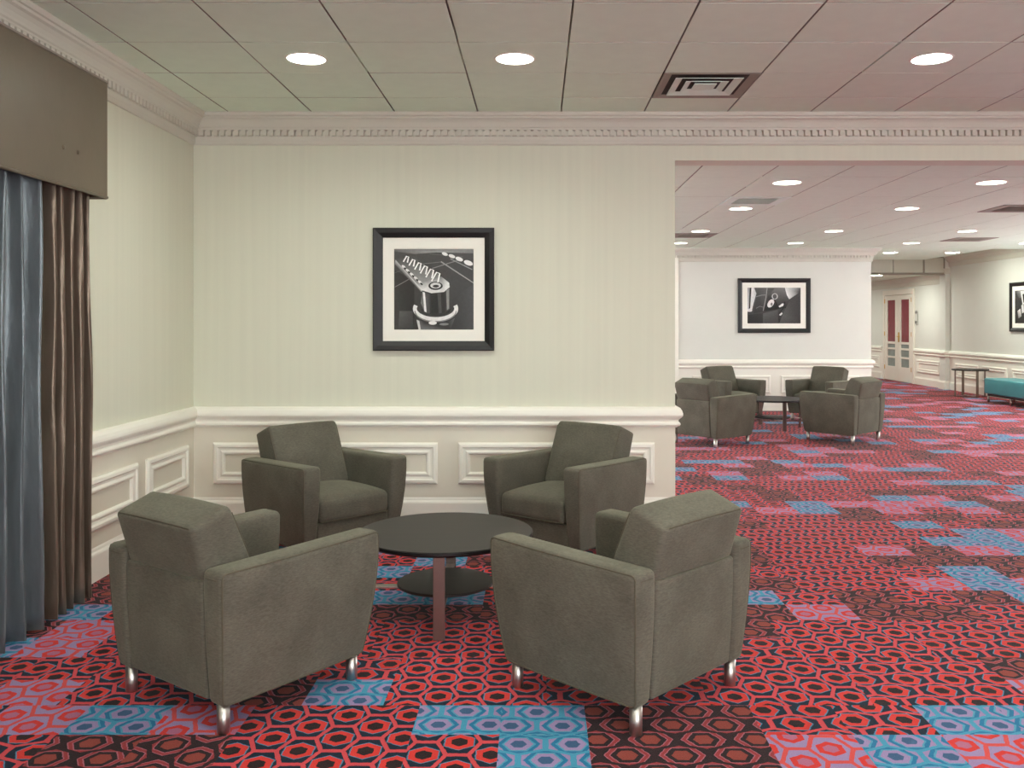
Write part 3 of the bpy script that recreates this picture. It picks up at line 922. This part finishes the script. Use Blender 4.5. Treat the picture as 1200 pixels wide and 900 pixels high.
def print_mesh(W, H, shapes):
    """flat ink layers: shapes = [(points in 0..1 with y down, shade or list of shades)]"""
    vs, fs, cs = [], [], []
    for k, (pts, g) in enumerate(shapes):
        i0 = len(vs)
        pts = [(min(1, max(0, x)), min(1, max(0, y))) for x, y in pts]
        for x, y in pts: vs.append(((x - 0.5) * W, (0.5 - y) * H, 0.00004 * k))
        fs.append(list(range(i0, i0 + len(pts))))
        cs.append([shade(q) for q in g] if isinstance(g, list) else [shade(g)] * len(pts))
    me = bpy.data.meshes.new('print'); me.from_pydata(vs, [], fs)
    at = me.color_attributes.new('ink', 'FLOAT_COLOR', 'CORNER')
    for f, c in zip(me.polygons, cs):
        for k, li in enumerate(f.loop_indices): at.data[li].color = c[k]
    # faces may wind either way; keep all facing the viewer
    bm = bmesh.new(); bm.from_mesh(me)
    bm.normal_update()
    for f in bm.faces:
        if f.normal.z < 0: f.normal_flip()
    bmesh.ops.triangulate(bm, faces=[f for f in bm.faces if len(f.verts) > 4])
    bm.to_mesh(me); bm.free()
    return me
def picture(kind, loc, W, H, fw, pw, ph, shapes, label):
    e = empty('framed_picture', loc); e.matrix_world = facing(kind, loc)
    o = obj('frame', ring(W, H, [(0.004, 0.0), (0.0, 0.006), (0.0, 0.030), (0.006, 0.034), (fw * 0.5, 0.030), (fw - 0.004, 0.018), (fw, 0.016), (fw, 0.006)]), 'frame_black', e)
    mo = obj('mat_board', ring(W - 2 * fw + 0.01, H - 2 * fw + 0.01, [(0, 0.0), (0, 0.009), ((W - 2 * fw - pw) / 2, 0.009), ((W - 2 * fw - pw) / 2 + 0.003, 0.005)]), 'mat_board', e)
    # mat opening may not be square: build as ring with separate insets
    bpy.data.objects.remove(mo)
    bm = bmesh.new()
    a, b = W / 2 - fw + 0.003, H / 2 - fw + 0.003
    out = [bm.verts.new(p) for p in ((-a, -b, 0.009), (a, -b, 0.009), (a, b, 0.009), (-a, b, 0.009))]
    a, b = pw / 2, ph / 2
    inn = [bm.verts.new(p) for p in ((-a, -b, 0.009), (a, -b, 0.009), (a, b, 0.009), (-a, b, 0.009))]
    a += 0.004; b += 0.004
    low = [bm.verts.new(p) for p in ((-a + 0.006, -b + 0.006, 0.005), (a - 0.006, -b + 0.006, 0.005), (a - 0.006, b - 0.006, 0.005), (-a + 0.006, b - 0.006, 0.005))]
    for k in range(4):
        j = (k + 1) % 4
        bm.faces.new((out[k], out[j], inn[j], inn[k])); bm.faces.new((inn[k], inn[j], low[j], low[k]))
    obj('mat_board', bm, 'mat_board', e)
    p = obj('print', print_mesh(pw, ph, shapes), 'print', e); p.location = (0, 0, 0.0045)
    tag(e, label, 'picture', 'framed photographs')

def q1(x, y): return ((x - 200) / 510, (y - 200) / 508)
def Q1(*pts): return [q1(*p) for p in pts]
art1 = [([(0, 0), (1, 0), (1, 1), (0, 1)], [70, 60, 26, 44])]
art1 += [(Q1((200, 200), (710, 200), (710, 228), (470, 222), (330, 232), (200, 215)), [96, 120, 110, 150, 120, 80])]
art1 += [(Q1((200, 330), (330, 400), (330, 708), (200, 708)), [50, 34, 30, 60])]
for a, b, w, g in (((500, 280), (715, 415), 0.016, 150), ((420, 330), (640, 262), 0.010, 130), ((205, 440), (330, 372), 0.008, 120), ((430, 232), (640, 250), 0.008, 90), ((330, 300), (500, 282), 0.008, 110), ((205, 350), (300, 320), 0.006, 90), ((560, 262), (700, 330), 0.012, 140)):
    art1.append((line([q1(*a), q1(*b)], w), g))
for x, y, r in ((525, 232, 20), (570, 246, 22), (617, 264, 25), (675, 288, 30)): art1.append((ell(*q1(x, y), r / 510, r * 0.5 / 510, 16, rot=0.35), 235))
art1 += [(Q1((235, 590), (320, 590), (325, 700), (228, 700)), [84, 64, 44, 66])]
art1 += [(Q1((570, 520), (706, 420), (706, 700), (600, 700)), [40, 58, 50, 34])]
# long plate running back from the post
art1 += [(Q1((205, 262), (300, 232), (500, 372), (552, 412), (556, 440), (520, 470), (440, 478), (382, 462), (340, 420)), [70, 60, 120, 235, 230, 222, 228, 232, 150])]
art1 += [(Q1((210, 268), (385, 462), (372, 470), (205, 300)), [190, 235, 60, 50])]
art1 += [(Q1((380, 460), (440, 478), (520, 470), (556, 440), (556, 580), (520, 602), (440, 612), (398, 600), (372, 540)), [70, 22, 30, 70, 60, 18, 12, 90, 120])]
art1 += [(Q1((384, 470), (398, 474), (408, 598), (394, 592)), 235)]
art1 += [(Q1((412, 480), (424, 482), (430, 606), (420, 604)), 70)]
art1 += [(Q1((478, 480), (500, 478), (504, 604), (486, 606)), 66)]
art1 += [(Q1((534, 462), (552, 450), (552, 575), (538, 585)), 130)]
art1 += [(ell(*q1(466, 432), 46 / 510, 26 / 508, 24), 40), (ell(*q1(466, 430), 34 / 510, 18 / 508, 24), 210), (ell(*q1(468, 434), 20 / 510, 9 / 508, 20), 50)]
# coil of bright wire
for k in range(6):
    x, y, s = 278 + 38 * k, 262 + 22 * k, 0.8 + 0.09 * k
    art1.append((line(Q1((x - 18 * s, y + 18 * s), (x + 10 * s, y - 24 * s), (x + 26 * s, y + 2)), 0.026), 28))
    art1.append((line(Q1((x - 22 * s, y + 24 * s), (x + 4 * s, y - 20 * s), (x + 20 * s, y - 14 * s), (x + 10 * s, y + 30 * s)), 0.018), 245))
for k in range(5):
    x, y = 262 + 26 * k, 312 + 24 * k
    art1.append((ell(*q1(x, y), 15 / 510, 8 / 508, 12, rot=0.7), 225)); art1.append((ell(*q1(x + 10, y + 12), 11 / 510, 5 / 508, 12, rot=0.7), 30))
# round base flange
art1 += [(line([q1(466 + 132 * math.cos(t), 575 + 66 * math.sin(t)) for t in [math.radians(-18 + 9 * k) for k in range(25)]], 0.050), 225)]
art1 += [(line([q1(466 + 132 * math.cos(t), 588 + 68 * math.sin(t)) for t in [math.radians(0 + 9 * k) for k in range(21)]], 0.014), 130)]
art1 += [(line([q1(468 + 92 * math.cos(t), 575 + 40 * math.sin(t)) for t in [math.radians(5 + 10 * k) for k in range(18)]], 0.016), 20)]
art1 += [(Q1((345, 640), (400, 662), (540, 660), (590, 632), (560, 708), (365, 708)), [90, 30, 24, 80, 40, 120])]
art1 += [(ell(*q1(448, 664), 26 / 510, 12 / 508, 16), 235), (ell(*q1(520, 672), 30 / 510, 8 / 508, 16), 120), (Q1((345, 645), (362, 652), (372, 706), (358, 706)), 200)]
picture('back', (-0.7735, YP - 0.004, 1.7425), 0.902, 0.914, 0.072, 0.596, 0.604, art1, 'black framed square photograph of a chrome guitar tuner on the papered wall')

def q2(x, y): return ((x - 222) / 666, (y - 228) / 437)
def Q2(*pts): return [q2(*p) for p in pts]
art2 = [([(0, 0), (1, 0), (1, 1), (0, 1)], [90, 70, 44, 40])]
art2 += [(Q2((222, 228), (250, 228), (240, 520), (222, 520)), [150, 160, 200, 190]), (Q2((272, 228), (305, 228), (335, 300), (300, 420), (280, 500), (252, 490)), [230, 220, 190, 215, 230, 220]), (Q2((255, 228), (274, 228), (258, 480), (244, 480)), 30)]
art2 += [(ell(*q2(250, 505), 34 / 666, 18 / 437, 16), 215)]
art2 += [(Q2((320, 228), (480, 228), (460, 330), (420, 520), (300, 540), (340, 300)), [80, 100, 90, 50, 46, 70])]
art2 += [(Q2((420, 520), (480, 330), (560, 240), (690, 228), (745, 380), (740, 470), (600, 490)), [30, 60, 110, 120, 70, 40, 24])]
art2 += [(line(Q2((470, 232), (455, 350), (420, 510)), 0.014), 150), (line(Q2((330, 340), (400, 320), (450, 318)), 0.02), 130), (line(Q2((330, 480), (380, 455), (430, 470)), 0.015), 120)]
art2 += [(Q2((690, 228), (888, 228), (870, 290), (745, 370), (715, 320)), [225, 90, 60, 210, 235])]
art2 += [(Q2((745, 390), (888, 330), (888, 665), (620, 665), (660, 560)), [70, 60, 56, 76, 84])]
art2 += [(ell(*q2(515, 420), 38 / 666, 52 / 437, 20, rot=0.3), 222), (ell(*q2(525, 430), 14 / 666, 20 / 437, 12), 120)]
art2 += [(line([q2(565 + 32 * math.cos(t), 335 + 34 * math.sin(t)) for t in [k * PI / 9 for k in range(19)]], 0.018), 190)]
art2 += [(Q2((612, 455), (660, 420), (685, 425), (670, 450), (625, 470)), 225), (Q2((618, 560), (650, 530), (662, 540), (640, 570)), 220)]
art2 += [(line(Q2((690, 400), (670, 480), (610, 560), (618, 660)), 0.02), 26), (line(Q2((560, 380), (600, 460)), 0.03), 24)]
art2 += [(Q2((222, 560), (410, 540), (410, 665), (222, 665)), [36, 50, 40, 30])]
art2 += [(Q2((420, 540), (600, 500), (610, 560), (612, 665), (415, 665)), [90, 84, 70, 60, 66])]
picture('back', (4.008, YF - 0.004, 1.783), 1.228, 0.925, 0.074, 0.905, 0.610, art2, 'black framed wide photograph on the far wall above the distant armchairs')
art3 = [([(0, 0), (1, 0), (1, 1), (0, 1)], [60, 40, 30, 26])]
art3 += [([(0.02, 0.0), (0.22, 0.0), (0.30, 0.2), (0.12, 0.25)], [90, 170, 120, 40]),
         ([(0.22, 0.02), (0.48, 0.0), (0.55, 0.3), (0.30, 0.45)], [230, 210, 190, 220]), ([(0.30, 0.12), (0.44, 0.1), (0.46, 0.34), (0.33, 0.38)], 40),
         ([(0.10, 0.62), (0.22, 0.55), (0.26, 0.78), (0.14, 0.85)], [190, 230, 160, 120]), ([(0.25, 0.45), (0.34, 0.43), (0.36, 0.66), (0.28, 0.7)], 215),
         ([(0.6, 0.1), (0.95, 0.15), (0.9, 0.6), (0.62, 0.5)], [130, 80, 60, 150]), (ell(0.75, 0.7, 0.12, 0.1), 170)]
picture('right', (XR - 0.004, 16.80, 1.793), 1.228, 0.945, 0.074, 0.905, 0.63, art3, 'black framed photograph cut by the right edge of the view, above the bench')

# ------------------------------------------------------------------ double door in the right wall
d = struct(empty('door_1', (XR, 22.80, 0)), 'white double door with red curtained glass and brass handle')
# local: work in world-aligned offsets, the door faces -X
def db(name, x0, x1, y0, y1, z0, z1, mat, par, bev=0.003):
    return obj(name, boxes((x0, x1, y0, y1, z0, z1), bev=bev), mat, par)
YW = 0.96
for s in (-1, 1):
    db('casing', -0.045, 0, min(s * (YW - 0.10), s * YW), max(s * (YW - 0.10), s * YW), 0, 2.20, 'door_paint', d)
db('casing', -0.052, 0, -YW, YW, 2.20, 2.33, 'door_paint', d)
for s in (-1, 1):
    e = empty('door_leaf'); e.parent = d
    y0, y1 = (s * 0.005, s * (YW - 0.105)) if s > 0 else (s * (YW - 0.105), s * 0.005)
    p0, p1 = y0 + 0.17, y1 - 0.17
    db('stile', -0.035, 0, y0, p0, 0.01, 2.19, 'door_paint', e); db('stile', -0.035, 0, p1, y1, 0.01, 2.19, 'door_paint', e)
    db('bottom_rail', -0.035, 0, p0, p1, 0.01, 0.37, 'door_paint', e); db('top_rail', -0.035, 0, p0, p1, 2.075, 2.19, 'door_paint', e)
    db('middle_rail', -0.035, 0, p0, p1, 0.945, 1.005, 'door_paint', e)
    db('upper_pane', -0.014, -0.002, p0, p1, 1.005, 2.075, 'red_glass', e, 0)
    db('lower_pane', -0.014, -0.002, p0, p1, 0.37, 0.945, 'grey_glass', e, 0)
    for zz in (0.58, 0.80): db('reflection_bar', -0.028, -0.004, p0, p1, zz, zz + 0.05, 'door_paint', e)  # pale stripes reflected in the lower glass, built as bars
    for zz in (0.28, 1.15, 2.0): db('hinge', -0.05, -0.03, s * (YW - 0.115) - 0.012, s * (YW - 0.115) + 0.012, zz, zz + 0.11, 'brass', e)
    if s < 0:
        bm = boxes((-0.045, -0.035, y1 - 0.10, y1 - 0.02, 1.0, 1.25), bev=0.004)
        cyl(bm, (-0.04, y1 - 0.06, 1.14), (-0.085, y1 - 0.06, 1.14), 0.012); cyl(bm, (-0.08, y1 - 0.05, 1.14), (-0.08, y1 - 0.20, 1.14), 0.011)
        obj('handle', bm, 'brass', e, True)

sg = empty('wall_plaque', (XR, 21.72, 1.50)); tag(sg, 'small pale plaque on two grey standoffs beside the double door', 'sign')
obj('plate', boxes((-0.022, -0.016, -0.06, 0.06, -0.05, 0.30), bev=0.002), 'plaque', sg)
for zz in (0.0, 0.245):
    bm = bmesh.new(); cyl(bm, (0, 0, zz), (-0.036, 0, zz), 0.034, n=18); obj('standoff', bm, 'standoff', sg)

# ------------------------------------------------------------------ bench and side table by the right wall
be = empty('upholstered_bench', (8.72, 16.05, 0)); tag(be, 'turquoise vinyl bench along the right wall', 'bench')
obj('cushion', rbox(0.29, 0.88, 0.145, 0.03, 4, 10, 3, None, (0, 0, 0.305)), 'vinyl', be, True)
bm = bmesh.new(); tube(bm, [(-0.286, -0.86, 0.432), (-0.286, 0, 0.432), (-0.286, 0.86, 0.432), (0.286, 0.86, 0.432), (0.286, -0.86, 0.432)], 0.005, 6, True)
obj('welt', bm, 'vinyl', be, True)
obj('base', boxes((-0.25, 0.25, -0.82, 0.82, 0.12, 0.165), bev=0.004), 'table_edge', be)
for sx in (-0.24, 0.24):
    for sy in (-0.80, 0, 0.80):
        bm = bmesh.new(); cyl(bm, (sx, sy, 0), (sx, sy, 0.125), 0.02, n=14); obj('leg', bm, 'steel', be, True)

st = empty('side_table', (8.76, 18.15, 0)); tag(st, 'small round dark side table with steel strap legs beside the bench', 'table')
bm = bmesh.new(); lathe(bm, [(0, 0.525), (0.335, 0.525), (0.345, 0.532), (0.345, 0.55), (0.342, 0.553), (0, 0.553)], 40); obj('tabletop', bm, 'laminate', st)
for k in range(4):
    a = k * PI / 2
    obj('leg', boxes((-0.026, 0.026, 0.296, 0.306, 0, 0.525), bev=0.002), 'chrome', st, rotz=a)
    obj('floor_strap', boxes((-0.022, 0.022, 0, 0.30, 0.002, 0.012), bev=0.001), 'chrome', st, rotz=a)
